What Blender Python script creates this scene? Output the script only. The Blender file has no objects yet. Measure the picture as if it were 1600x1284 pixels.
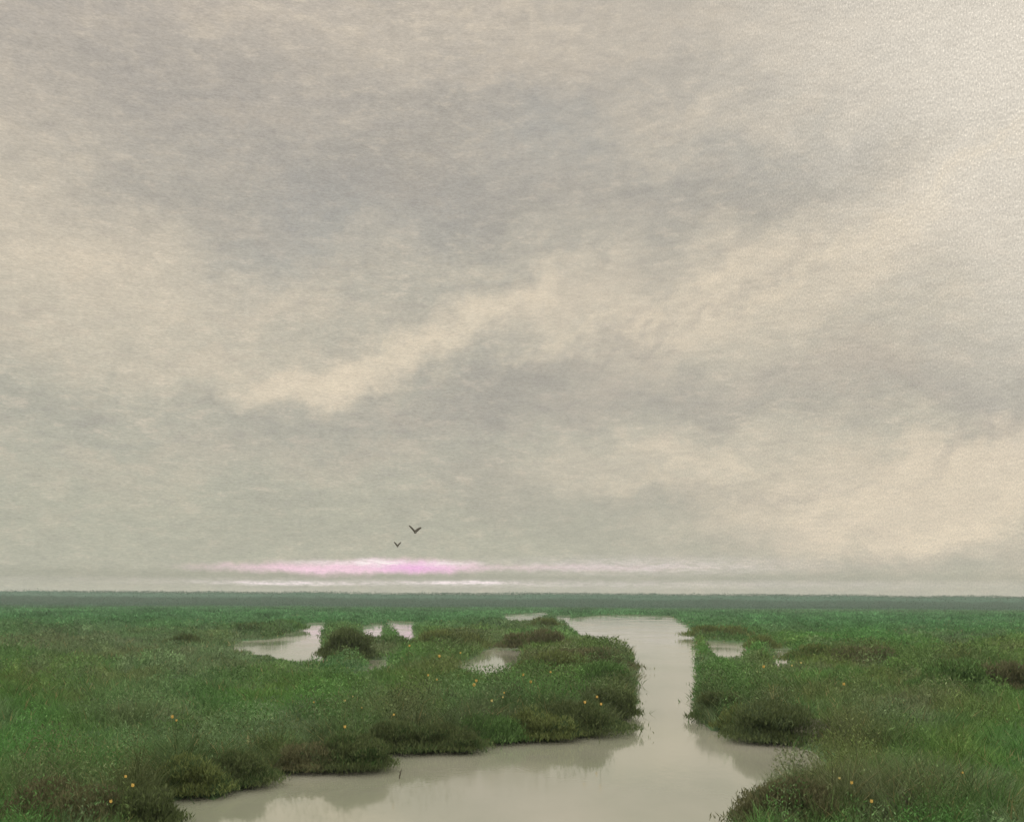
import bpy, math, random
import numpy as np
from mathutils import Matrix, Vector

# ------------------------------------------------------------------ camera, world, sun, exposure
S = bpy.context.scene
C = S.collection
F = 1556.0            # focal length in photo pixels (35 mm on 36 mm, 1600 px wide)
CX, HY = 800.0, 940.0 # true horizon row of the photo
H = 6.0               # eye height above the water
TILT = 0.0056
cam_d = bpy.data.cameras.new('camera'); cam = bpy.data.objects.new('camera', cam_d); C.objects.link(cam)
cam_d.sensor_width = 36.0; cam_d.lens = 35.0; cam_d.clip_start = 0.1; cam_d.clip_end = 20000
cam_d.shift_y = 298.0/1600.0
cam.matrix_world = Matrix.Translation((0, 0, H)) @ Matrix.Rotation(math.radians(90), 4, 'X') @ Matrix.Rotation(TILT, 4, 'Z')
S.camera = cam
S.view_settings.view_transform = 'Standard'; S.view_settings.look = 'None'
S.view_settings.gamma = 1; S.view_settings.exposure = 0.13
SUN_EL, SUN_AZ = math.radians(48), math.radians(-35)   # azimuth measured from +Y towards +X
sl = bpy.data.lights.new('sun', 'SUN'); so = bpy.data.objects.new('sun', sl); C.objects.link(so)
sl.energy = 1.5; sl.angle = math.radians(25); sl.color = (1.0, 0.95, 0.86)
sd_ = Vector((math.sin(SUN_AZ)*math.cos(SUN_EL), math.cos(SUN_AZ)*math.cos(SUN_EL), math.sin(SUN_EL)))
so.rotation_euler = sd_.to_track_quat('Z', 'Y').to_euler()

def lin(r, g, b):
    f = lambda c: (c/255/12.92) if c/255 <= 0.04045 else ((c/255+0.055)/1.055)**2.4
    return (f(r), f(g), f(b), 1)

def azel(x, y):
    u = (x-CX)/F; v = (HY-y)/F + TILT*u
    az = math.atan(u)
    return az, math.atan(v*math.cos(az))

def build_world():
    W = bpy.data.worlds.new("World"); S.world = W; W.use_nodes = True
    nt = W.node_tree; N = nt.nodes; L = nt.links
    for n in list(N): N.remove(n)
    def new(t, **k):
        n = N.new(t)
        for a, b in k.items(): setattr(n, a, b)
        return n
    def put(sock, v):
        if isinstance(v, bpy.types.NodeSocket): L.new(v, sock)
        else: sock.default_value = v
    def M(op, a, b=0.0, c=0.0, clamp=False):
        n = new('ShaderNodeMath', operation=op, use_clamp=clamp)
        put(n.inputs[0], a); put(n.inputs[1], b); put(n.inputs[2], c); return n.outputs[0]
    def mix(f, a, b):
        n = new('ShaderNodeMix', data_type='RGBA'); put(n.inputs[0], f); put(n.inputs[6], a); put(n.inputs[7], b); return n.outputs[2]
    def ramp(v, a, b):
        n = new('ShaderNodeMapRange', interpolation_type='SMOOTHSTEP'); put(n.inputs[0], v)
        n.inputs[1].default_value = a; n.inputs[2].default_value = b; return n.outputs[0]
    def noise(vec, scale, detail=4, rough=0.6, col=False):
        n = new('ShaderNodeTexNoise'); n.inputs['Scale'].default_value = scale
        n.inputs['Detail'].default_value = detail; n.inputs['Roughness'].default_value = rough
        L.new(vec, n.inputs['Vector']); return n.outputs['Color' if col else 'Fac']
    def mapping(vec, loc=(0,0,0), rot=0, scale=(1,1,1), typ='POINT'):
        n = new('ShaderNodeMapping', vector_type=typ); L.new(vec, n.inputs[0])
        n.inputs[1].default_value = loc; n.inputs[2].default_value = (0, 0, rot); n.inputs[3].default_value = scale
        return n.outputs[0]
    tc = new('ShaderNodeTexCoord')
    sep = new('ShaderNodeSeparateXYZ'); L.new(tc.outputs['Generated'], sep.inputs[0])
    x, y, z = sep.outputs
    az = M('ARCTAN2', x, y)
    el = M('ARCTAN2', z, M('SQRT', M('ADD', M('MULTIPLY', x, x), M('MULTIPLY', y, y))))
    cmb = new('ShaderNodeCombineXYZ'); L.new(az, cmb.inputs[0]); L.new(el, cmb.inputs[1]); P0 = cmb.outputs[0]
    # cloud edges broken up by a warp
    def warped(amp, sc, det):
        nz = noise(P0, sc, det, 0.65, True)
        a = new('ShaderNodeVectorMath', operation='SUBTRACT'); L.new(nz, a.inputs[0]); a.inputs[1].default_value = (.5, .5, .5)
        b = new('ShaderNodeVectorMath', operation='MULTIPLY'); L.new(a.outputs[0], b.inputs[0]); b.inputs[1].default_value = amp
        c = new('ShaderNodeVectorMath', operation='ADD'); L.new(P0, c.inputs[0]); L.new(b.outputs[0], c.inputs[1])
        return c.outputs[0]
    P = warped((.20, .15, 0), 9, 12)
    PL = warped((.05, .011, 0), 80, 6); PW = warped((.06, .0035, 0), 60, 6)     # low cloud streaks near the horizon
    def blobs(lst, vec):
        tot = None
        for (bx, by, rx, ry, ang, amp) in lst:
            a, e = azel(bx, by)
            m = mapping(vec, (a, e, 0), math.radians(ang), (rx/F*1.75, ry/F*1.75, 1), 'TEXTURE')
            g = new('ShaderNodeTexGradient', gradient_type='SPHERICAL'); L.new(m, g.inputs[0])
            s = ramp(g.outputs['Fac'], 0, 1)
            tot = M('MULTIPLY', s, amp) if tot is None else M('MULTIPLY_ADD', s, amp, tot)
        return tot
    cream = blobs([(515,605,75,32,12,.75),(420,600,140,50,0,.35),(720,505,230,38,22,.55),(900,470,150,55,20,.55),
        (1060,500,190,45,25,.4),(560,570,170,40,20,.35),(1050,728,240,45,0,.5),(1350,795,250,55,8,.95),(1530,770,140,65,30,1.0),
        (250,430,180,50,0,.35),(50,400,130,110,0,.35),(40,230,90,110,0,.35),(470,70,260,45,0,.2),(1440,350,230,45,33,.4),
        (1220,400,230,60,20,.4),(90,540,170,60,0,.25),(700,20,260,40,0,.3),(1330,480,280,120,10,.3),(1590,820,60,90,0,.5),
        (280,490,250,90,0,.25),(1100,20,300,60,0,.12),(820,770,260,30,0,.12),(1300,690,300,40,0,.2)], P)
    glare = blobs([(1560,60,260,260,0,.6),(1600,300,110,280,0,.35),(1330,20,260,120,0,.22)], P)
    dark = blobs([(640,285,190,35,0,.5),(880,310,200,32,8,.35),(1130,285,240,30,12,.3),(1150,605,330,38,4,.55),
        (700,645,280,45,12,.5),(1470,612,120,32,-8,.5),(450,190,260,110,0,.35),(140,90,260,90,0,.35),(1000,790,260,26,0,.4),
        (1130,830,200,26,0,.35),(1570,660,60,70,45,.4),(980,410,180,30,20,.25),(250,330,200,50,10,.3),(830,560,180,25,22,.3),
        (760,740,220,26,0,.25),(300,700,300,60,0,.12),(900,120,260,60,10,.2),(1010,545,70,25,30,.3),(1500,870,260,18,0,.2)], P)
    blue = blobs([(860,210,90,55,0,.8),(450,345,130,60,35,.7),(1160,235,200,50,0,.35),(640,330,150,40,10,.4)], P)
    base = mix(ramp(el, .0, .62), lin(174,174,158), lin(176,168,159))
    g1 = mix(ramp(az, -.45, .4), base, mix(.5, base, lin(184,178,164)))
    # broad cloud mottling, slanting up to the right
    pm = mapping(P, (3, 1, 0), math.radians(-16), (1, 3.2, 1))
    n1 = noise(pm, 5.0, 7, .58)
    pm2 = mapping(P0, (9, 4, 0), math.radians(-12), (1, 2.2, 1))
    n2 = noise(pm2, 17, 8, .68)
    c = mix(M('MULTIPLY', ramp(n1, .45, .7), .45), g1, lin(200,187,168))
    c = mix(M('MULTIPLY', ramp(n1, .55, .3), .40), c, lin(154,149,140))
    c = mix(M('MULTIPLY', ramp(n2, .5, .68), .30), c, lin(204,192,172))
    c = mix(M('MULTIPLY', ramp(n2, .5, .32), .26), c, lin(152,149,140))
    pm3 = mapping(P0, (2, 5, 0), math.radians(-22), (1, 2.8, 1))
    n4 = noise(pm3, 34, 6, .7)
    c = mix(M('MULTIPLY', ramp(n4, .51, .66), .42), c, lin(208,196,178))
    c = mix(M('MULTIPLY', ramp(n4, .49, .34), .30), c, lin(152,147,142))
    dk = M('MULTIPLY', dark, M('ADD', .45, n2), clamp=True)
    c = mix(M('MULTIPLY', dk, .7), c, lin(150,145,140))
    # thin places where the blue of the clear sky shows through the cloud
    sky = new('ShaderNodeTexSky', sky_type='NISHITA', sun_disc=False); sky.sun_elevation = SUN_EL; sky.sun_rotation = SUN_AZ
    sk = new('ShaderNodeVectorMath', operation='SCALE'); L.new(sky.outputs[0], sk.inputs[0]); sk.inputs['Scale'].default_value = 0.06
    c = mix(M('MULTIPLY', blue, .34), c, mix(.2, lin(138,144,142), sk.outputs[0]))
    cr = M('MULTIPLY', cream, M('ADD', .5, n2), clamp=True)
    c = mix(M('MULTIPLY', cr, .66), c, lin(221,206,183))
    c = mix(M('MULTIPLY', glare, 1.0, clamp=True), c, lin(217,209,195))
    PS = warped((.15, .11, 0), 17, 9)
    ds = blobs([(940,540,120,12,35,.55),(1010,520,120,10,32,.4),(1150,470,140,10,28,.4),(1560,650,110,13,42,.55),(860,590,180,13,22,.4),(1250,325,200,14,20,.35),
                (700,555,150,10,25,.3),(1480,880,200,10,3,.35),(1180,770,200,9,4,.4),(300,330,160,14,-18,.3),(560,420,200,14,20,.25)], PS)
    cs_ = blobs([(740,500,190,18,24,.5),(895,515,120,13,35,.5),(1060,470,150,12,30,.45),(1330,385,200,14,28,.45),(1430,835,160,14,8,.7),(1260,800,170,13,10,.6),
                (1050,742,190,12,3,.55),(1500,290,170,13,35,.4),(520,600,70,20,10,.5),(620,545,120,13,26,.4),(1560,790,90,20,20,.6)], PS)
    c = mix(M('MULTIPLY', M('MULTIPLY', ds, .62), M('ADD', .4, n2), clamp=True), c, lin(152,148,141))
    c = mix(M('MULTIPLY', M('MULTIPLY', cs_, .55), M('ADD', .35, n2), clamp=True), c, lin(226,211,186))
    # greenish grey veil low down, then grey band, pink bank and white streaks on the horizon
    c = mix(M('MULTIPLY', M('MULTIPLY', ramp(el, .17, .05), M('SUBTRACT', 1.0, M('MULTIPLY', cream, 1.3), clamp=True)), .45), c, lin(173,172,153))
    band = blobs([(800,902,1500,9,0,.45),(300,905,500,12,0,.3)], PL)
    c = mix(M('MINIMUM', band, 1.0), c, lin(150,150,134))
    pink = blobs([(550,885,135,8,0,.5),(430,887,110,6,0,.4),(520,893,60,7,0,.35),(850,886,200,5,0,.25),(640,884,90,10,0,.7)], PL)
    c = mix(M('MINIMUM', M('MULTIPLY', pink, 1.25), 1.0), c, lin(238,202,216))
    brk = M('ADD', .35, M('MULTIPLY', ramp(noise(mapping(P0, (3,3,0), 0, (1, 5, 1)), 70, 5, .7), .38, .6), .8))
    pink = M('MULTIPLY', pink, brk)
    mag = blobs([(643,886,56,8,0,.75)], PL)
    c = mix(M('MINIMUM', mag, 1.0), c, lin(232,172,220))
    wht = blobs([(592,879,34,6,0,1.0),(690,880,50,5,0,.6),(520,879,60,4,0,.5),(440,911,80,3,0,.7),(725,909.5,62,2.4,0,.9),(600,911,260,3,0,.25),
                 (1000,884,210,13,0,.32),(830,912,600,6,0,.25)], PW)
    c = mix(M('MINIMUM', M('MULTIPLY', wht, brk), 1.0), c, lin(246,232,232))
    # fine grain: short horizontal strokes over the left and middle, speckle to the upper right
    gs = noise(mapping(P0, (0,0,0), 0, (.4, 1.5, 1)), 520, 3, .9)
    gv = noise(mapping(P0, (5,2,0), 0, (1.5, 1.0, 1)), 480, 2, .9)
    gm = ramp(az, -.1, .3)
    gr = M('ADD', M('MULTIPLY', gs, M('SUBTRACT', 1, gm)), M('MULTIPLY', gv, gm))
    amp = M('ADD', .8, M('MULTIPLY', M('MULTIPLY', ramp(az, .1, .45), ramp(el, .1, .5)), .5))
    grain = M('MULTIPLY_ADD', M('SUBTRACT', gr, .5), amp, 1.0)
    spk = M('MULTIPLY', ramp(gv, .60, .72), M('MULTIPLY', ramp(az, .18, .5), ramp(el, .12, .45)))
    grain = M('ADD', grain, M('MULTIPLY', spk, .42))
    # soft mid-scale brushy variation
    n3 = noise(mapping(P0, (1,7,0), math.radians(-8), (1, 3, 1)), 60, 5, .7)
    grain = M('MULTIPLY', grain, M('MULTIPLY_ADD', M('SUBTRACT', n3, .5), .34, 1.0))
    # overcast sky brighter overhead, with extra unseen brightness added to light the plants
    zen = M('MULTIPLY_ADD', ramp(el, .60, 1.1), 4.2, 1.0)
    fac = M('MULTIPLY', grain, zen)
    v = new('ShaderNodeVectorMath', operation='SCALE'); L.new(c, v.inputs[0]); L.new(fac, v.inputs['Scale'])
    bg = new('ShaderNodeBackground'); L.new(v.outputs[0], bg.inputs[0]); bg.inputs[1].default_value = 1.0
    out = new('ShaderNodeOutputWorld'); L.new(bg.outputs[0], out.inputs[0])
build_world()

# ------------------------------------------------------------------ helpers
rng = np.random.default_rng(11)
def ground_at(x, y, z=0.0):
    """point of the plane at height z seen at photo position x, y"""
    x = np.asarray(x, float); y = np.asarray(y, float)
    u = (x-CX)/F; v = (HY-y)/F + TILT*u
    d = (H-z)/np.maximum(-v, 1e-5)
    return u*d, d
def photo_of(X, Y, z=0.0):
    u = X/Y; v = -(H-z)/Y
    return CX+u*F, HY-(v-TILT*u)*F

def hash2(i, j, seed):
    n = (i.astype(np.int64)*374761393 + j.astype(np.int64)*668265263 + seed*974634777) & 0xffffffff
    n = ((n ^ (n >> 13)) * 1274126177) & 0xffffffff
    n = (n ^ (n >> 16)) & 0xffff
    return n/65535.0
def vnoise(x, y, seed=0):
    xi = np.floor(x); yi = np.floor(y); fx = x-xi; fy = y-yi
    fx = fx*fx*(3-2*fx); fy = fy*fy*(3-2*fy); xi = xi.astype(np.int64); yi = yi.astype(np.int64)
    a = hash2(xi, yi, seed); b = hash2(xi+1, yi, seed); c = hash2(xi, yi+1, seed); d = hash2(xi+1, yi+1, seed)
    return (a*(1-fx)+b*fx)*(1-fy) + (c*(1-fx)+d*fx)*fy
def fbm(x, y, seed=0, o=4):
    s = 0; a = .5; t = 0
    for k in range(o):
        s = s + a*vnoise(x*2**k, y*2**k, seed+k*17); t += a; a *= .55
    return s/t
def sstep(x, a, b):
    t = np.clip((x-a)/(b-a), 0, 1); return t*t*(3-2*t)

def mesh_obj(name, V, quads=None, tris=None, mat=None, parent=None, col=None, smooth=False):
    me = bpy.data.meshes.new(name)
    V = np.asarray(V, np.float32)
    nq = 0 if quads is None else len(quads); ntr = 0 if tris is None else len(tris)
    me.vertices.add(len(V)); me.vertices.foreach_set('co', V.ravel())
    li = []; ls = []; c = 0
    if nq: li.append(np.asarray(quads, np.int32).ravel()); ls.append(np.arange(nq)*4); c = nq*4
    if ntr: li.append(np.asarray(tris, np.int32).ravel()); ls.append(c+np.arange(ntr)*3)
    li = np.concatenate(li).astype(np.int32); ls = np.concatenate(ls).astype(np.int32)
    me.loops.add(len(li)); me.loops.foreach_set('vertex_index', li)
    me.polygons.add(len(ls)); me.polygons.foreach_set('loop_start', ls)
    if smooth: me.polygons.foreach_set('use_smooth', np.ones(len(ls), bool))
    me.update(calc_edges=True); me.validate()
    if col is not None:
        a = me.color_attributes.new('tint', 'FLOAT_COLOR', 'POINT')
        cc = np.ones((len(V), 4), np.float32); cc[:, :3] = col; a.data.foreach_set('color', cc.ravel())
    if mat: me.materials.append(mat)
    o = bpy.data.objects.new(name, me); C.objects.link(o)
    if parent: o.parent = parent
    return o
def tag(o, label=None, cat=None, group=None, kind=None):
    if label: o['label'] = label
    if cat: o['category'] = cat
    if group: o['group'] = group
    if kind: o['kind'] = kind
    return o
def empty(name, loc):
    o = bpy.data.objects.new(name, None); C.objects.link(o); o.location = loc; o.empty_display_size = .2; return o

# ------------------------------------------------------------------ materials
def base_mat(name):
    m = bpy.data.materials.new(name); m.use_nodes = True
    return m, m.node_tree, m.node_tree.nodes['Principled BSDF']
def leaf_mat(name, attr=True, colr=(.1,.15,.06,1), trans=.25):
    m, nt, p = base_mat(name)
    p.inputs['Roughness'].default_value = .75
    p.inputs['Specular IOR Level'].default_value = .12
    tr = nt.nodes.new('ShaderNodeBsdfTranslucent'); mx = nt.nodes.new('ShaderNodeMixShader'); mx.inputs[0].default_value = trans
    if attr:
        a = nt.nodes.new('ShaderNodeAttribute'); a.attribute_name = 'tint'; src = a.outputs['Color']
        nt.links.new(src, p.inputs['Base Color']); nt.links.new(src, tr.inputs[0])
    else:
        p.inputs['Base Color'].default_value = colr; tr.inputs[0].default_value = colr
    out = nt.nodes['Material Output']
    nt.links.new(p.outputs[0], mx.inputs[1]); nt.links.new(tr.outputs[0], mx.inputs[2]); nt.links.new(mx.outputs[0], out.inputs[0])
    return m
M_leaf = leaf_mat('marsh_leaf')
M_flower = leaf_mat('flower_petal', False, (.76, .54, .17, 1), .3)
M_flower_pale = leaf_mat('pale_petal', False, (.78, .66, .30, 1), .3)
M_stem = leaf_mat('green_stem', False, (.10, .13, .05, 1), .1)
m, nt, p = base_mat('woody_stem'); M_wood = m
tn = nt.nodes.new('ShaderNodeTexNoise'); tn.inputs['Scale'].default_value = 14; rp = nt.nodes.new('ShaderNodeValToRGB')
rp.color_ramp.elements[0].color = (.05,.045,.03,1); rp.color_ramp.elements[1].color = (.11,.095,.065,1)
nt.links.new(tn.outputs[0], rp.inputs[0]); nt.links.new(rp.outputs[0], p.inputs['Base Color']); p.inputs['Roughness'].default_value = .85

m, nt, p = base_mat('marsh_ground'); M_ground = m
tcn = nt.nodes.new('ShaderNodeTexCoord')
tn = nt.nodes.new('ShaderNodeTexNoise'); tn.inputs['Scale'].default_value = .09; tn.inputs['Detail'].default_value = 9
nt.links.new(tcn.outputs['Object'], tn.inputs['Vector'])
rp = nt.nodes.new('ShaderNodeValToRGB')
rp.color_ramp.elements[0].position = .3; rp.color_ramp.elements[0].color = (.075,.105,.05,1)
rp.color_ramp.elements[1].position = .7; rp.color_ramp.elements[1].color = (.05,.11,.045,1)
nt.links.new(tn.outputs[0], rp.inputs[0]); nt.links.new(rp.outputs[0], p.inputs['Base Color']); p.inputs['Roughness'].default_value = .95
p.inputs['Specular IOR Level'].default_value = .1

m, nt, p = base_mat('silty_water'); M_water = m
p.inputs['Roughness'].default_value = .06; p.inputs['IOR'].default_value = 1.33; p.inputs['Specular IOR Level'].default_value = 1.0
tcn = nt.nodes.new('ShaderNodeTexCoord')
mp = nt.nodes.new('ShaderNodeMapping'); mp.inputs[3].default_value = (1, .45, 1); nt.links.new(tcn.outputs['Object'], mp.inputs[0])
w1 = nt.nodes.new('ShaderNodeTexNoise'); w1.inputs['Scale'].default_value = 1.8; w1.inputs['Detail'].default_value = 6; w1.inputs['Roughness'].default_value = .6
nt.links.new(mp.outputs[0], w1.inputs['Vector'])
bp = nt.nodes.new('ShaderNodeBump'); bp.inputs['Strength'].default_value = .08; bp.inputs['Distance'].default_value = .06
nt.links.new(w1.outputs[0], bp.inputs['Height']); nt.links.new(bp.outputs[0], p.inputs['Normal'])
w2 = nt.nodes.new('ShaderNodeTexNoise'); w2.inputs['Scale'].default_value = .12; w2.inputs['Detail'].default_value = 6
nt.links.new(mp.outputs[0], w2.inputs['Vector'])
rp = nt.nodes.new('ShaderNodeValToRGB')
rp.color_ramp.elements[0].position = .35; rp.color_ramp.elements[0].color = (.185,.200,.152,1)
rp.color_ramp.elements[1].position = .65; rp.color_ramp.elements[1].color = (.265,.262,.222,1)
wr = nt.nodes.new('ShaderNodeMapRange'); wr.inputs[1].default_value = .4; wr.inputs[2].default_value = .62; wr.inputs[3].default_value = .035; wr.inputs[4].default_value = .13
nt.links.new(w2.outputs[0], wr.inputs[0]); nt.links.new(wr.outputs[0], p.inputs['Roughness'])
nt.links.new(w2.outputs[0], rp.inputs[0]); nt.links.new(rp.outputs[0], p.inputs['Base Color'])

# ------------------------------------------------------------------ shoreline, traced on the ground plane
river = [(-40,1600),(120,1420),(235,1310),(252,1284),(262,1256),(305,1243),(335,1250),(372,1228),(430,1212),(480,1200),(540,1203),(592,1196),
         (605,1176),(660,1170),(720,1176),(790,1160),(850,1152),(910,1146),(955,1136),(988,1120),(996,1100),(994,1070),(992,1040),
         (984,1024),(955,1012),(918,1002),(890,986),(878,968),(930,962),(1000,961),(1050,963),(1072,975),(1086,992),(1090,1012),(1086,1040),(1084,1065),
         (1082,1090),(1086,1118),(1100,1138),(1150,1150),(1215,1160),(1262,1172),(1300,1196),(1285,1216),(1225,1225),(1185,1250),
         (1168,1284),(1170,1330),(1230,1420),(1300,1600)]
ponds = [[(345,1009),(380,1001),(430,998),(462,988),(480,974),(512,973),(503,990),(508,1006),(507,1030),(475,1028),(435,1018),(380,1012)],
         [(564,980),(590,973),(604,979),(594,990),(568,990)],
         [(604,971),(652,972),(646,981),(654,994),(630,995),(618,984),(604,980)],
         [(572,1031),(602,1030),(608,1041),(574,1042)],
         [(712,1031),(762,1014),(808,1006),(818,1014),(804,1038),(760,1046),(724,1042)],
         [(786,961),(850,957),(862,962),(840,968),(792,970)], [(866,962),(892,962),(892,966),(870,967)],
         [(1095,1001),(1130,1002),(1168,1006),(1166,1020),(1128,1021)], [(1206,1012),(1238,1014),(1236,1034),(1214,1031)]]
polys = []
def to_world(pl, near):
    a = np.array(pl, float)
    if near:
        cy = a[:, 1].mean(); dep = a[:, 1]-HY
        a[:, 1] += np.where(a[:, 1] > cy, dep*.14, 0)
    X, Y = ground_at(a[:, 0], a[:, 1]); return np.stack([X, Y], 1)
polys.append(to_world(river, False))
for pl in ponds: polys.append(to_world(pl, True))
def water_sd(X, Y):
    """signed distance to the water's edge: + on land, - in water"""
    shp = X.shape; X = X.ravel(); Y = Y.ravel()
    best = np.full(len(X), 1e9); inside = np.zeros(len(X), bool)
    for P in polys:
        ins = np.zeros(len(X), bool)
        for k in range(len(P)):
            ax, ay = P[k]; bx, by = P[(k+1) % len(P)]
            dx, dy = bx-ax, by-ay
            t = np.clip(((X-ax)*dx+(Y-ay)*dy)/(dx*dx+dy*dy), 0, 1)
            best = np.minimum(best, np.hypot(X-ax-t*dx, Y-ay-t*dy))
            if dy != 0: ins ^= ((ay > Y) != (by > Y)) & (X < dx*(Y-ay)/dy+ax)
        inside |= ins
    sd = np.where(inside, -best, best)
    R = np.hypot(X, Y)
    sd = sd + (fbm(X*.9, Y*.5, 5, 4)-.5)*np.clip(R*.02, .6, 3.0)*.9
    return sd.reshape(shp)
def land_z(X, Y, sd):
    return np.clip(sd*.4-.03, -.5, .16) + sstep(sd, .5, 5)*(.28*fbm(X*.16, Y*.16, 31, 3)-.08)

# ground sheet (polar grid, fine in front of the viewer)
azs = np.concatenate([np.arange(-180, -42, 3.0), np.arange(-42, 42, .13), np.arange(42, 180, 3.0)])
inv = np.concatenate([[1/5500., 1/3500., 1/2600.], np.linspace(1/2200., 1/13., 560)])
rr = 1/inv; rr = np.concatenate([rr, [9, 5, 1.5]])
A, R = np.meshgrid(np.radians(azs), rr)
X = R*np.sin(A); Y = R*np.cos(A)
sd = water_sd(X, Y); Z = land_z(X, Y, sd)
far = R > 2000; Z = np.where(far, .2, Z)
n, mm = X.shape
V = np.stack([X, Y, Z], -1).reshape(-1, 3)
i, j = np.meshgrid(np.arange(n-1), np.arange(mm), indexing='ij'); j2 = (j+1) % mm
Q = np.stack([i*mm+j, i*mm+j2, (i+1)*mm+j2, (i+1)*mm+j], -1).reshape(-1, 4)
V = np.concatenate([V, [[0, 0, -.5]]]); last = (n-1)*mm
T = np.array([[last+k, last+(k+1) % mm, len(V)-1] for k in range(mm)])
gr = mesh_obj('ground', V, Q, T, M_ground, smooth=True); tag(gr, kind='structure')

w = 5000.0
wo = mesh_obj('water', [(-w,-w,0),(w,-w,0),(w,w,0),(-w,w,0)], [[0,1,2,3]], mat=M_water); tag(wo, kind='structure')

# ------------------------------------------------------------------ plant colours (real colours of the different growths)
GREEN = np.array([.098,.238,.066]); SEA = np.array([.088,.232,.098]); OLIVE = np.array([.145,.200,.062])
GREY = np.array([.185,.210,.145]); BROWN = np.array([.145,.145,.078]); LIME = np.array([.160,.220,.060]); DARK = np.array([.085,.105,.048])
patches = [  # x, y, rx, ry in the photo's layout of the ground, growth, weight
    (130,1010,170,22,GREY,.8),(330,1040,130,35,GREY,.75),(60,1080,110,45,OLIVE,.5),(220,1120,110,60,GREY,.45),(400,1110,70,40,GREEN,.8),
    (450,1085,90,30,LIME,.4),(560,1110,80,30,GREEN,.7),(560,1050,100,14,SEA,.6),(690,1060,90,30,OLIVE,.8),(760,1060,90,30,BROWN,.45),
    (860,1070,110,35,OLIVE,.5),(820,1100,110,30,GREEN,.7),(770,1120,60,30,GREY,.35),(640,1140,50,30,GREY,.5),(340,1170,80,30,GREY,.6),
    (40,1190,90,70,GREEN,.9),(160,1180,80,50,GREEN,.5),(230,1180,60,50,GREY,.3),(300,960,350,10,SEA,.6),(900,955,500,8,SEA,.7),
    (1450,970,250,14,SEA,.7),(1180,1055,80,25,LIME,.45),(1130,1060,50,30,GREEN,.7),(1330,1100,120,25,OLIVE,.6),(1400,1130,90,40,GREY,.75),
    (1350,1180,70,30,BROWN,.5),(1520,1120,120,30,OLIVE,.5),(1560,1190,50,45,GREEN,.9),(1480,1210,80,35,LIME,.55),(1340,1225,60,30,LIME,.5),
    (1500,1260,90,25,GREY,.6),(1430,1040,150,25,OLIVE,.5),(1590,1020,60,20,OLIVE,.6),(1270,1000,100,14,GREEN,.6),(480,1160,60,25,GREY,.5),
    (880,1015,80,18,OLIVE,.7),(700,1000,80,15,OLIVE,.6),
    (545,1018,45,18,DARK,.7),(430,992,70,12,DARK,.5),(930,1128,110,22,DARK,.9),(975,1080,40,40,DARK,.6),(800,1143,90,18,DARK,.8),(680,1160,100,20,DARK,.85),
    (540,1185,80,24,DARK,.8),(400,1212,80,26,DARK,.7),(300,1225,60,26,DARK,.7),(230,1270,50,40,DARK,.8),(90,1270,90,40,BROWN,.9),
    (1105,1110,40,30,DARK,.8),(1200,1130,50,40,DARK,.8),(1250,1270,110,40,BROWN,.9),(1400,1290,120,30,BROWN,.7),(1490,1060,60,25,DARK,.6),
    (1290,1090,80,16,BROWN,.3),(960,1040,60,16,DARK,.5),(720,1012,50,12,BROWN,.6),(850,1040,60,14,BROWN,.6),(600,1125,70,16,BROWN,.5),(1330,1030,60,10,BROWN,.4),(200,1140,70,16,BROWN,.4),(840,980,60,12,BROWN,.6)]
def grow_col(X, Y, tall=False):
    px, py = photo_of(X, Y)
    dep = np.maximum(py-HY, 1)
    nx, ny = px/110., np.log(dep)*4.5
    a = fbm(nx, ny, 3, 4); b = fbm(nx*1.7+9, ny*1.7, 8, 4)
    col = GREEN+(OLIVE-GREEN)*(sstep(a, .46, .68)*.8)[..., None]
    col = col+(GREY-col)*(sstep(b, .52, .7)*.55)[..., None]
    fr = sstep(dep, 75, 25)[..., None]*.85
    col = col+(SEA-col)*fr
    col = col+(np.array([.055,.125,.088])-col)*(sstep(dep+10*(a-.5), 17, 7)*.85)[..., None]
    tl = np.zeros(px.shape)
    for (cx, cy, rx, ry, c, wt) in patches:
        q = ((px-cx)/rx)**2+((py-cy)/ry)**2 + (b-.5)*1.6
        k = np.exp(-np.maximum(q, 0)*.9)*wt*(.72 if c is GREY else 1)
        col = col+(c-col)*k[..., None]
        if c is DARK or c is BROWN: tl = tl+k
    return (col, np.clip(tl, 0, 1)) if tall else col

def kites(B, h, w, lean, col, up=None):
    """leaf-shaped blades: base, two shoulders, tip"""
    n = len(B); th = rng.uniform(0, 2*np.pi, n); ph = rng.uniform(0, 2*np.pi, n)
    sx = np.stack([np.cos(th), np.sin(th), rng.uniform(-.25, .25, n)], 1)*(w*.5)[:, None]
    L = np.stack([np.cos(ph)*lean, np.sin(ph)*lean, np.ones(n)], 1)
    if up is not None: L = up
    L = L/np.linalg.norm(L, axis=1)[:, None]
    mid = B+L*(h*rng.uniform(.4, .62, n))[:, None]
    tip = B+L*h[:, None]; tip[:, :2] += (np.stack([np.cos(ph), np.sin(ph)], 1)*(h*lean*.35)[:, None])
    V = np.stack([B, mid+sx, tip, mid-sx], 1).reshape(-1, 3)
    Q = np.arange(4*n).reshape(n, 4)
    cc = np.repeat(col, 4, axis=0)
    return V, Q, cc

short = [(440,1032,90,14),(585,996,26,9),(632,1000,30,9),(575,1050,26,10),(766,1058,64,16),(822,975,44,7),(880,972,20,6),(1132,1030,44,10),(1222,1044,24,12)]
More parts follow.
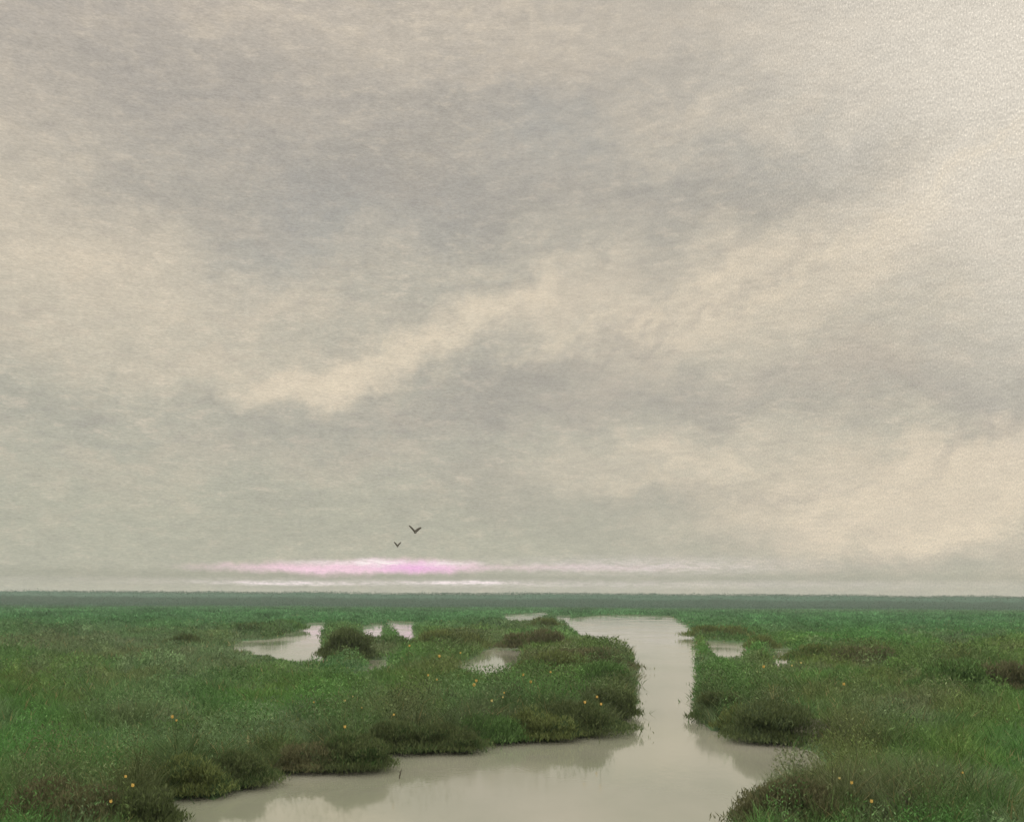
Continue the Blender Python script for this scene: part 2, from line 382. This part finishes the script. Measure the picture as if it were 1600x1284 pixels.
# ------------------------------------------------------------------ marsh grass
def grass():
    n = 780000
    az = np.radians(rng.uniform(-37, 37, n))
    t = rng.uniform(0, 1, n)
    d0, d1 = 19., 1150.
    # log spacing in distance, thinned to keep cover even
    d = d0*(d1/d0)**(t**.85)
    X = d*np.tan(az); Y = d
    sd = water_sd(X, Y)
    edge = (rng.uniform(0, 1, n) < (sstep(sd, -.15, .35)+.11*sstep(sd, -1.1, -.1)))
    X, Y, sd, d = X[edge], Y[edge], sd[edge], d[edge]
    n = len(X)
    Z = land_z(X, Y, sd)
    tus = fbm(X*.55, Y*.35, 77, 3); big = fbm(X*.07, Y*.05, 41, 3)
    h = (.30+.75*sstep(tus, .35, .75)+.35*sstep(big, .4, .7))*rng.uniform(.55, 1.15, n)*(.55+.45*sstep(sd, -.2, 1.2))
    h *= 1-.35*sstep(d, 90, 400)
    w = np.clip(d*.00085, .022, .6)*rng.uniform(.7, 1.6, n)
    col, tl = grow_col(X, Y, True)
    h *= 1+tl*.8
    px, py = photo_of(X, Y)
    for (cx, cy, rx, ry) in short:
        h *= 1-.65*np.exp(-(((px-cx)/rx)**2+((py-cy)/ry)**2)**2)
    col = col*rng.uniform(.65, 1.35, n)[:, None]
    q = X/Y*26; ly = np.log(Y)*9; col = col*(.62+.76*fbm(q*2, ly*2, 9, 4))[:, None]
    dry = rng.uniform(0, 1, n) < .035
    col[dry] = np.array([.30,.27,.13])*rng.uniform(.7, 1.2, dry.sum())[:, None]
    V, Q, cc = kites(np.stack([X, Y, Z-.03], 1), h, w, rng.uniform(.15, .95, n), col)
    o = mesh_obj('marsh_grass', V, Q, mat=M_leaf, col=cc)
    tag(o, 'mixed green and grey green marsh grass covering the flat land', 'grass', kind='stuff')
grass()

# ------------------------------------------------------------------ distant wood on the horizon
def scrub():
    # knee to chest high leafy scrub growing in clumps through the grass and thick along the banks
    n = 560000
    az = np.radians(rng.uniform(-37, 37, n)); t = rng.uniform(0, 1, n)
    d = 19.5*(900/19.5)**(t**.9)
    X = d*np.tan(az); Y = d
    sd = water_sd(X, Y); k = sd > .1
    X, Y, sd, d = X[k], Y[k], sd[k], d[k]
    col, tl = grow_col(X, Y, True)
    q = X/Y*22; ly = np.log(Y)*8
    m1 = fbm(q*1.3+3, ly*1.3, 201, 4); m2 = fbm(X*.35, Y*.2, 207, 3)
    m = sstep(m1*.6+m2*.4+tl*.22, .42, .66)*(.7+.9*m2)*(1+1.1*tl)
    m *= sstep(sd, .0, .9)*(1-.45*sstep(d, 150, 500))
    px, py = photo_of(X, Y)
    for (cx, cy, rx, ry) in short:
        m *= 1-.9*np.exp(-(((px-cx)/rx)**2+((py-cy)/ry)**2)**2)
    k = m > .12
    X, Y, sd, d, m, col = X[k], Y[k], sd[k], d[k], m[k], col[k]; q = q[k]; ly = ly[k]; n = len(X)
    Z = land_z(X, Y, sd)+m*rng.uniform(.05, 1, n)**.6
    s = np.clip(d*.0011, .032, .5)
    cl = fbm(q*5, ly*5, 301, 3)
    col = col*((.50+1.0*cl)*(.45+1.1*fbm(q*1.5, ly*1.5, 311, 3)))[:, None]*rng.uniform(.7, 1.3, n)[:, None]
    V, Q, cc = kites(np.stack([X, Y, Z], 1), s*rng.uniform(1.4, 4, n), s*rng.uniform(.7, 1.5, n), rng.uniform(.2, 1.3, n), col)
    o = mesh_obj('marsh_scrub', V, Q, mat=M_leaf, col=cc)
    tag(o, 'soft leafy scrub in green and olive clumps through the marsh and along the banks', 'scrub', kind='stuff')
scrub()

def wood():
    n = 280000
    x = rng.uniform(-1000, 1000, n); y = 1290-330*rng.uniform(0, 1, n)**2.2
    top = 13+6*fbm(x*.012, y*.02, 4, 4)+3.5*fbm(x*.12, y*.1, 14, 3)*rng.uniform(.3, 1, n)
    top = top*(.18+.82*sstep(y, 1090, 1210)); z = top*rng.uniform(0, 1, n)**.85
    s = rng.uniform(.6, 1.2, n)
    col = np.array([.050,.132,.088])*rng.uniform(.9, 1.1, n)[:, None]
    V, Q, cc = kites(np.stack([x, y, z-1], 1), s*1.3, s, rng.uniform(.2, 1.2, n), col)
    # the crowns' dense inner mass, row behind row
    xs = np.arange(-1000, 1000, 2.5)
    for yy in (1180, 1205, 1232, 1260):
        tp = 13+6*fbm(xs*.012, xs*0+yy*.02, 4, 4)+2*fbm(xs*.12, xs*0+yy*.1, 14, 3)
        hh = tp*(.18+.82*sstep(np.full(len(xs), float(yy)), 1090, 1210))
        m_ = len(xs); b0 = len(V)
        R_ = [np.stack([xs, np.full(m_, yy+dy)+2*fbm(xs*.2, xs*0+k, 9, 2), hh*f-1], 1) for k, (dy, f) in enumerate([(-9, 0), (-6, .62), (0, .90), (6, .62), (9, 0)])]
        V = np.concatenate([V]+R_)
        ii = np.arange(m_-1)
        Q = np.concatenate([Q]+[np.stack([b0+k*m_+ii, b0+k*m_+ii+1, b0+(k+1)*m_+ii+1, b0+(k+1)*m_+ii], 1) for k in range(4)])
        cc = np.concatenate([cc, np.tile(np.array([.050,.132,.088]), (5*m_, 1))*(.8+.4*fbm(np.tile(xs, 5)*.1, np.repeat(np.arange(5), m_)*1.3, 66, 3))[:, None]])
    o = mesh_obj('distant_wood', V, Q, mat=M_leaf, col=cc)
    tag(o, 'low dark grey green wood along the whole horizon', 'wood', kind='stuff')
wood()

# ------------------------------------------------------------------ shrubs standing out of the grass
def tube(pts, rad, seg=6):
    V = []; Q = []
    pts = [Vector(p) for p in pts]
    for k, p_ in enumerate(pts):
        t = (pts[min(k+1, len(pts)-1)]-pts[max(k-1, 0)]).normalized()
        a = t.orthogonal().normalized(); b = t.cross(a)
        for s in range(seg):
            an = 2*math.pi*s/seg; V.append(p_+(a*math.cos(an)+b*math.sin(an))*rad[k])
    for k in range(len(pts)-1):
        for s in range(seg):
            s2 = (s+1) % seg; Q.append([k*seg+s, k*seg+s2, (k+1)*seg+s2, (k+1)*seg+s])
    return [tuple(v) for v in V], Q
TONES = {'dark': np.array([.105,.140,.058]), 'olive': np.array([.150,.190,.068]), 'brown': np.array([.145,.150,.078]), 'green': np.array([.115,.215,.070]), 'grey': np.array([.170,.175,.125])}
def shrub(px, py, wp, hp, tone, label):
    X, Y = ground_at(px, py, .15); X = float(X); Y = float(Y)
    W = wp*1.25/F*Y; Hh = hp*.84/F*Y
    D = min(W, 3.5+W*.3)
    X *= 1+D*.38/Y; Y += D*.38
    r = empty('marsh_shrub', (X, Y, .1)); tag(r, label, 'shrub', 'shrubs standing in the marsh')
    # crown: several overlapping lumps, leaves through their outer volume
    nl = 9; cs = []
    for k in range(nl+2):
        a = rng.uniform(0, 2*np.pi); q = np.sqrt(rng.uniform(0, 1))*.62
        cs.append((math.cos(a)*q*W*.62, math.sin(a)*q*D*.5, Hh*rng.uniform(.22, .75)*(1-.45*q), W*rng.uniform(.15, .27), D*.24, Hh*rng.uniform(.2, .34)))
    cs.append((rng.uniform(-.12,.12)*W, 0, Hh*.42, W*.3, D*.3, Hh*.38))
    pxs = wp*hp*.41
    n = int(min(26000, max(1800, pxs*5)))
    k = rng.integers(0, len(cs), n); cc = np.array(cs)[k]
    dv = rng.normal(size=(n, 3)); dv /= np.linalg.norm(dv, axis=1)[:, None]
    rad = rng.uniform(.3, 1.0, n)**.6+np.abs(rng.normal(0, .16, n))
    B = cc[:, :3]+dv*cc[:, 3:6]*rad[:, None]
    # skirt of leaves reaching to the ground
    ns = n//2
    a = rng.uniform(0, 2*np.pi, ns); q = np.sqrt(rng.uniform(0, 1, ns))
    q = q*(1+np.abs(rng.normal(0, .22, ns)))
    sk = np.stack([np.cos(a)*q*W*.56, np.sin(a)*q*D*.5, rng.uniform(0, .55, ns)*Hh*np.clip(1-q*.6, .1, 1)], 1)
    B = np.concatenate([B, sk]); n = len(B)
    B[:, 2] = np.abs(B[:, 2])
    lump = fbm(B[:, 0]/W*4+px, B[:, 2]/Hh*4+py, 5, 3)
    base = TONES[tone]
    col = base*(.75+.6*lump)[:, None]*rng.uniform(.7, 1.35, n)[:, None]
    g = rng.uniform(0, 1, n) < .05+.5*sstep(lump, .5, .75)
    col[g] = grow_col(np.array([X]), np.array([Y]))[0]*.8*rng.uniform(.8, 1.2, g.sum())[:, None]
    s = np.clip(Y*.0010, .035, .3)
    h = s*rng.uniform(2, 6.5, n); w = s*rng.uniform(.6, 1.3, n)
    V, Q, c4 = kites(B, h, w, rng.uniform(.1, .7, n), col)
    mesh_obj('foliage', V, Q, mat=M_leaf, parent=r, col=c4)
    SV = []; SQ = []
    for k in range(6):
        a = rng.uniform(0, 2*np.pi); q = rng.uniform(.15, .6); t = rng.uniform(.55, .8)
        p0 = (rng.uniform(-.08, .08)*W, rng.uniform(-.08, .08)*D, -.25)
        p2 = (math.cos(a)*q*W*.5, math.sin(a)*q*D*.5, Hh*t)
        p1 = (p0[0]*.5+p2[0]*.35, p0[1]*.5+p2[1]*.35, Hh*t*.5)
        v, qd = tube([p0, p1, p2], [.035*Hh**.5, .024*Hh**.5, .008])
        SQ += [[i+len(SV) for i in f] for f in qd]; SV += v
    mesh_obj('stems', SV, SQ, mat=M_wood, parent=r)
SH = [
 (542,1028,56,62,'dark','rounded dark shrub right beside the pink lit pond'),
 (400,990,56,16,'dark','low dark shrub behind the left end of the pink lit pond'),
 (448,984,40,16,'green','green shrub leaning over the far side of the pink lit pond'),
 (287,1008,44,18,'dark','small flat dark shrub alone in grey grass left of the pink lit pond'),
 (610,1010,50,18,'green','soft green shrub just below the two tiny white pools'),
 (700,1012,74,34,'olive','olive shrub on open grass above the middle white pool'),
 (730,1002,50,14,'green','small green shrub behind the middle white pool'),
 (836,1014,74,36,'brown','brownish shrub with ragged top left of the far river bend'),
 (852,984,40,22,'olive','small olive shrub at the left tip of the far river bend'),
 (872,1052,90,40,'olive','olive shrub just right of the middle white pool'),
 (918,1048,100,46,'brown','brown green shrub above the narrow part of the river'),
 (944,1076,60,56,'green','green shrub at the river edge where the channel narrows, left bank'),
 (952,1120,60,58,'dark','dark shrub on the point of the left bank beside the channel'),
 (912,1146,100,60,'dark','broad dark shrub casting the strongest reflection under the left bank'),
 (842,1154,84,54,'olive','olive shrub on the left bank beside the broad dark one'),
 (765,1158,86,48,'green','green shrub in the middle of the long left bank'),
 (700,1172,80,54,'dark','dark shrub over the shallow inlet of the left bank'),
 (632,1174,76,56,'dark','dark shrub at the corner where the left bank steps back'),
 (548,1202,86,66,'dark','dark shrub behind the thin stick in the water'),
 (482,1203,70,50,'brown','brown shrub at the water left of the stick shrub'),
 (372,1226,86,64,'dark','dark shrub hanging over the lower left water edge'),
 (305,1240,76,74,'olive','olive shrub where the lower left water edge turns down'),
 (225,1290,76,66,'dark','dark shrub in the bottom left corner touching the water'),
 (95,1300,140,86,'brown','large brown shrub at the bottom left edge, farthest from the water'),
 (275,1150,90,26,'green','low green shrub below the pair of orange flowers in the left meadow'),
 (1124,996,70,22,'olive','olive shrub just right of the far river bend'),
 (1190,1014,36,24,'olive','small olive shrub between the two little pools right of the river'),
 (1264,1034,56,34,'olive','olive shrub right of the second little pool on the right side'),
 (1348,1038,70,34,'brown','brownish shrub standing mid meadow on the right side'),
 (1124,1126,56,56,'dark','dark shrub at the river edge on the right bank'),
 (1205,1158,92,76,'dark','tall dark shrub above the pale green inlet of the right bank'),
 (1160,1140,56,44,'olive','olive shrub squeezed between the two dark shrubs of the right bank'),
 (1490,1082,94,66,'green','wide green shrub near the right edge of the meadow'),
 (1566,1080,72,56,'brown','brown shrub at the right edge of the picture'),
 (1243,1300,120,100,'brown','big brown shrub in the bottom right foreground touching the water'),
 (1310,1300,110,74,'dark','dark shrub right behind the big brown foreground one'),
 (1420,1300,120,56,'grey','grey green shrub low in the bottom right foreground'),
 (1290,1160,100,40,'grey','grey green shrub at the end of the pale green inlet'),
]
for a in SH: shrub(*a)

# ------------------------------------------------------------------ flowers
def flower_meshes(mat):
    V = []; Q = []
    for k in range(5):          # five cupped petals
        a = 2*math.pi*k/5
        ca, sa = math.cos(a), math.sin(a)
        rows = [(0, 0, .06), (.28, .12, .26), (.46, .42, .30), (.42, .78, .16), (.50, 1.0, .02)]
        b0 = len(V)
        for (r_, z_, w_) in rows:
            for s in (-1, 0, 1):
                rr_ = r_-abs(s)*.06
                V.append((ca*rr_-sa*w_*s, sa*rr_+ca*w_*s, z_))
        for i_ in range(len(rows)-1):
            for s in range(2):
                q = b0+i_*3+s; Q.append([q, q+1, q+4, q+3])
    return V, Q
FV, FQ = flower_meshes(None)
SVt, SQt = tube([(0, 0, 0), (.01, .005, .55), (0, 0, 1)], [.012, .010, .007], 5)
fb_mesh = {}; st_mesh = None
FL = [
 (3,1155,8,1,'orange marsh flower at the extreme left edge of the picture'),
 (275,1116,9,1,'orange marsh flower, upper one of the pair in the left meadow'),
 (270,1124,6,1,'orange marsh flower, lower one of the pair in the left meadow'),
 (186,1211,8,1,'orange marsh flower, top one of the three at lower left'),
 (202,1224,10,1,'orange marsh flower, middle and largest of the three at lower left'),
 (182,1246,9,1,'orange marsh flower, bottom one of the three at lower left'),
 (538,1092,7,0,'pale yellow marsh flower in lime grass left of the middle meadow'),
 (552,1087,5,0,'tiny pale marsh flower just right of the pale yellow one'),
 (497,1095,5,1,'dull orange marsh flower left of the pale yellow one'),
 (536,1132,8,1,'orange marsh flower above the shrub behind the stick'),
 (637,1007,6,1,'tiny orange marsh flower below the two tiny white pools'),
 (690,1023,8,1,'orange marsh flower left of the middle white pool'),
 (720,1018,5,1,'tiny orange marsh flower touching the left of the middle white pool'),
 (665,1053,6,1,'small orange marsh flower left of the bright pair in olive grass'),
 (687,1060,5,1,'faint orange marsh flower between the bright pair and the small left one'),
 (737,1067,9,1,'bright orange marsh flower, lower of the pair below the middle white pool'),
 (751,1061,8,1,'bright orange marsh flower, upper of the pair below the middle white pool'),
 (822,1052,7,1,'orange marsh flower, upper of the close pair left of the river shrubs'),
 (828,1063,8,1,'orange marsh flower, lower of the close pair left of the river shrubs'),
 (857,1048,6,1,'orange marsh flower right of the close pair'),
 (764,1092,7,0,'pale yellow marsh flower under the bright orange pair'),
 (786,1088,5,0,'small pale marsh flower right of the one under the bright pair'),
 (797,1080,5,1,'small orange marsh flower above the small pale one'),
 (921,1095,8,1,'orange marsh flower, left of the three near the left bank point'),
 (932,1087,7,1,'orange marsh flower, top of the three near the left bank point'),
 (938,1098,7,1,'orange marsh flower, right of the three near the left bank point'),
 (610,1114,6,1,'orange marsh flower lone in the meadow above the stick'),
 (575,1104,5,1,'tiny orange marsh flower left of the lone meadow one'),
 (1190,1039,8,1,'orange marsh flower nearest the river in the right meadow'),
 (1241,1038,5,0,'pale marsh flower, left of the pale pair below the little pool'),
 (1251,1034,5,0,'pale marsh flower, right of the pale pair below the little pool'),
 (1325,1066,8,1,'orange marsh flower alone in the centre of the right meadow'),
 (1305,1214,7,0,'pale yellow marsh flower above the bottom right shrubs'),
 (1340,1217,9,1,'orange marsh flower, upper one above the bottom right shrubs'),
 (1356,1249,10,1,'orange marsh flower, lower one among the bottom right shrubs'),
 (1503,1206,6,1,'orange marsh flower in lime grass at lower right'),
]
def flower(px, py, size, kind, label):
    global st_mesh
    h = 1.7
    X, Y = ground_at(px, py+size*.5, h); X = float(X); Y = float(Y)
    s = size*.52/F*Y
    r = empty('marsh_flower', (X, Y, .1)); r.rotation_euler = (random.uniform(-.12,.12), random.uniform(-.12,.12), random.uniform(0, 6))
    tag(r, label, 'flower', 'flowers scattered in the marsh')
    if kind not in fb_mesh:
        o = mesh_obj('blossom', FV, FQ, mat=(M_flower if kind else M_flower_pale), parent=r, smooth=True); fb_mesh[kind] = o.data
    else:
        o = bpy.data.objects.new('blossom', fb_mesh[kind]); C.objects.link(o); o.parent = r
    o.location = (0, 0, h-.1); o.scale = (s, s, s*1.15)
    if st_mesh is None:
        o = mesh_obj('stem', SVt, SQt, mat=M_stem, parent=r); st_mesh = o.data
    else:
        o = bpy.data.objects.new('stem', st_mesh); C.objects.link(o); o.parent = r
    k = max(1, Y/40); o.scale = (k, k, h-.08)
random.seed(5)
for a in FL: flower(*a)

# ------------------------------------------------------------------ sticks in the water
def stick(px, py, topx, topy, rad, label):
    X, Y = ground_at(px, py); X = float(X); Y = float(Y)
    tx = (topx-px)/F*Y; tz = (py-topy)/F*Y
    v, q = tube([(-.15*tx, 0, -.25), (.25*tx, .02, tz*.3), (.6*tx, 0, tz*.62), (tx, .03, tz)], [rad, rad*.9, rad*.7, rad*.3], 7)
    v2, q2 = tube([(.5*tx, 0, tz*.5), (.5*tx-.06, .02, tz*.72)], [rad*.5, rad*.2], 5)
    q = q+[[i+len(v) for i in f] for f in q2]
    o = mesh_obj('stick', v+v2, q, mat=M_wood); o.location = (X, Y, 0); tag(o, label, 'stick')
stick(625,1216,629,1200,.022,'thin dark stick leaning out of the shallow water by the left bank')

# ------------------------------------------------------------------ birds
m, nt, p = base_mat('dark_feathers'); M_bird = m
p.inputs['Base Color'].default_value = (.050,.046,.032,1); p.inputs['Roughness'].default_value = .8
def bird(px, py, span, dist, wl, wr, heading, label):
    u = (px-CX)/F; v = (HY-py)/F+TILT*u
    pos = (u*dist, dist, H+v*dist)
    V = []; Q = []
    def ring(c, ax, ay, n=10, axis='y'):
        b = len(V)
        for k in range(n):
            a = 2*math.pi*k/n
            if axis == 'y': V.append((c[0]+ax*math.cos(a), c[1], c[2]+ay*math.sin(a)))
            else: V.append((c[0], c[1]+ax*math.cos(a), c[2]+1.6*ay*math.sin(a)+.5*ax*math.cos(a)))
        return b
    def loft(bs, n=10):
        for a, b in zip(bs, bs[1:]):
            for k in range(n): Q.append([a+k, a+(k+1) % n, b+(k+1) % n, b+k])
        Q.append([bs[0]+k for k in range(n)][::-1]); Q.append([bs[-1]+k for k in range(n)])
    s = span
    # body: bill, head, neck, breast, rump, fanned tail
    loft([ring((0, y_*s, z_*s), a_*s, b_*s) for y_, z_, a_, b_ in
          [(.34,.0,.010,.010),(.27,.004,.014,.014),(.23,.008,.038,.036),(.18,.006,.038,.036),(.11,-.006,.055,.055),(.0,-.02,.07,.068),(-.12,-.012,.05,.045),(-.20,0,.035,.02),(-.30,.01,.06,.012)]])
    for side, (ang, tipang, ln) in ((-1, wl), (1, wr)):
        bs = []
        x_, z_ = 0.0, 0.0
        segs = [(0,.0,.12,.035),(.18,.0,.125,.03),(.4,.02,.12,.026),(.65,.0,.10,.022),(.85,-.04,.075,.017),(1,-.09,.03,.012)]
        pr = 0
        for t, sw, ch, th in segs:
            a = math.radians(ang+(tipang-ang)*t); dl = (t-pr)*ln*s*.5; pr = t
            x_ += side*math.cos(a)*dl; z_ += math.sin(a)*dl
            bs.append(ring((x_, (.04+sw)*s, z_), ch*s, th*s, axis='x'))
        loft(bs)
    me = bpy.data.meshes.new('b'); me.from_pydata(V, [], Q); me.update()
    tmp = bpy.data.objects.new('b', me); C.objects.link(tmp)
    rm = tmp.modifiers.new('r', 'REMESH'); rm.mode = 'VOXEL'; rm.voxel_size = span*.011; rm.use_smooth_shade = True
    dg = bpy.context.evaluated_depsgraph_get(); dg.update()
    fin = bpy.data.meshes.new_from_object(tmp.evaluated_get(dg)); fin.name = 'bird'
    bpy.data.objects.remove(tmp); bpy.data.meshes.remove(me)
    o = bpy.data.objects.new('bird', fin); C.objects.link(o); fin.materials.clear(); fin.materials.append(M_bird)
    o.location = pos; o.rotation_euler = (math.radians(16), 0, math.radians(heading))
    tag(o, label, 'bird', 'birds flying over the marsh')
bird(648,831,2.2,125,(50,42,1.08),(44,36,.88),14,'upper and larger of the two dark birds, wings raised in flight')
bird(620.5,853,1.8,140,(52,50,.88),(50,48,.88),6,'lower and smaller of the two dark birds, wings held in a steep V')

# ------------------------------------------------------------------ haze
hm = bpy.data.materials.new('haze'); hm.use_nodes = True; nt = hm.node_tree
for n_ in list(nt.nodes): nt.nodes.remove(n_)
pv = nt.nodes.new('ShaderNodeVolumePrincipled'); pv.inputs['Color'].default_value = (.80,.86,.84,1); pv.inputs['Density'].default_value = .00020
ou = nt.nodes.new('ShaderNodeOutputMaterial'); nt.links.new(pv.outputs[0], ou.inputs['Volume'])
a = 5600.; z0, z1 = -1.6, 32.
hv = [(-a,-a,z0),(a,-a,z0),(a,a,z0),(-a,a,z0),(-a,-a,z1),(a,-a,z1),(a,a,z1),(-a,a,z1)]
hz = mesh_obj('haze', hv, [[3,2,1,0],[4,5,6,7],[0,1,5,4],[1,2,6,5],[2,3,7,6],[3,0,4,7]], mat=hm)
tag(hz, 'thin pale haze greying the far marsh and the wood', 'haze', kind='stuff')
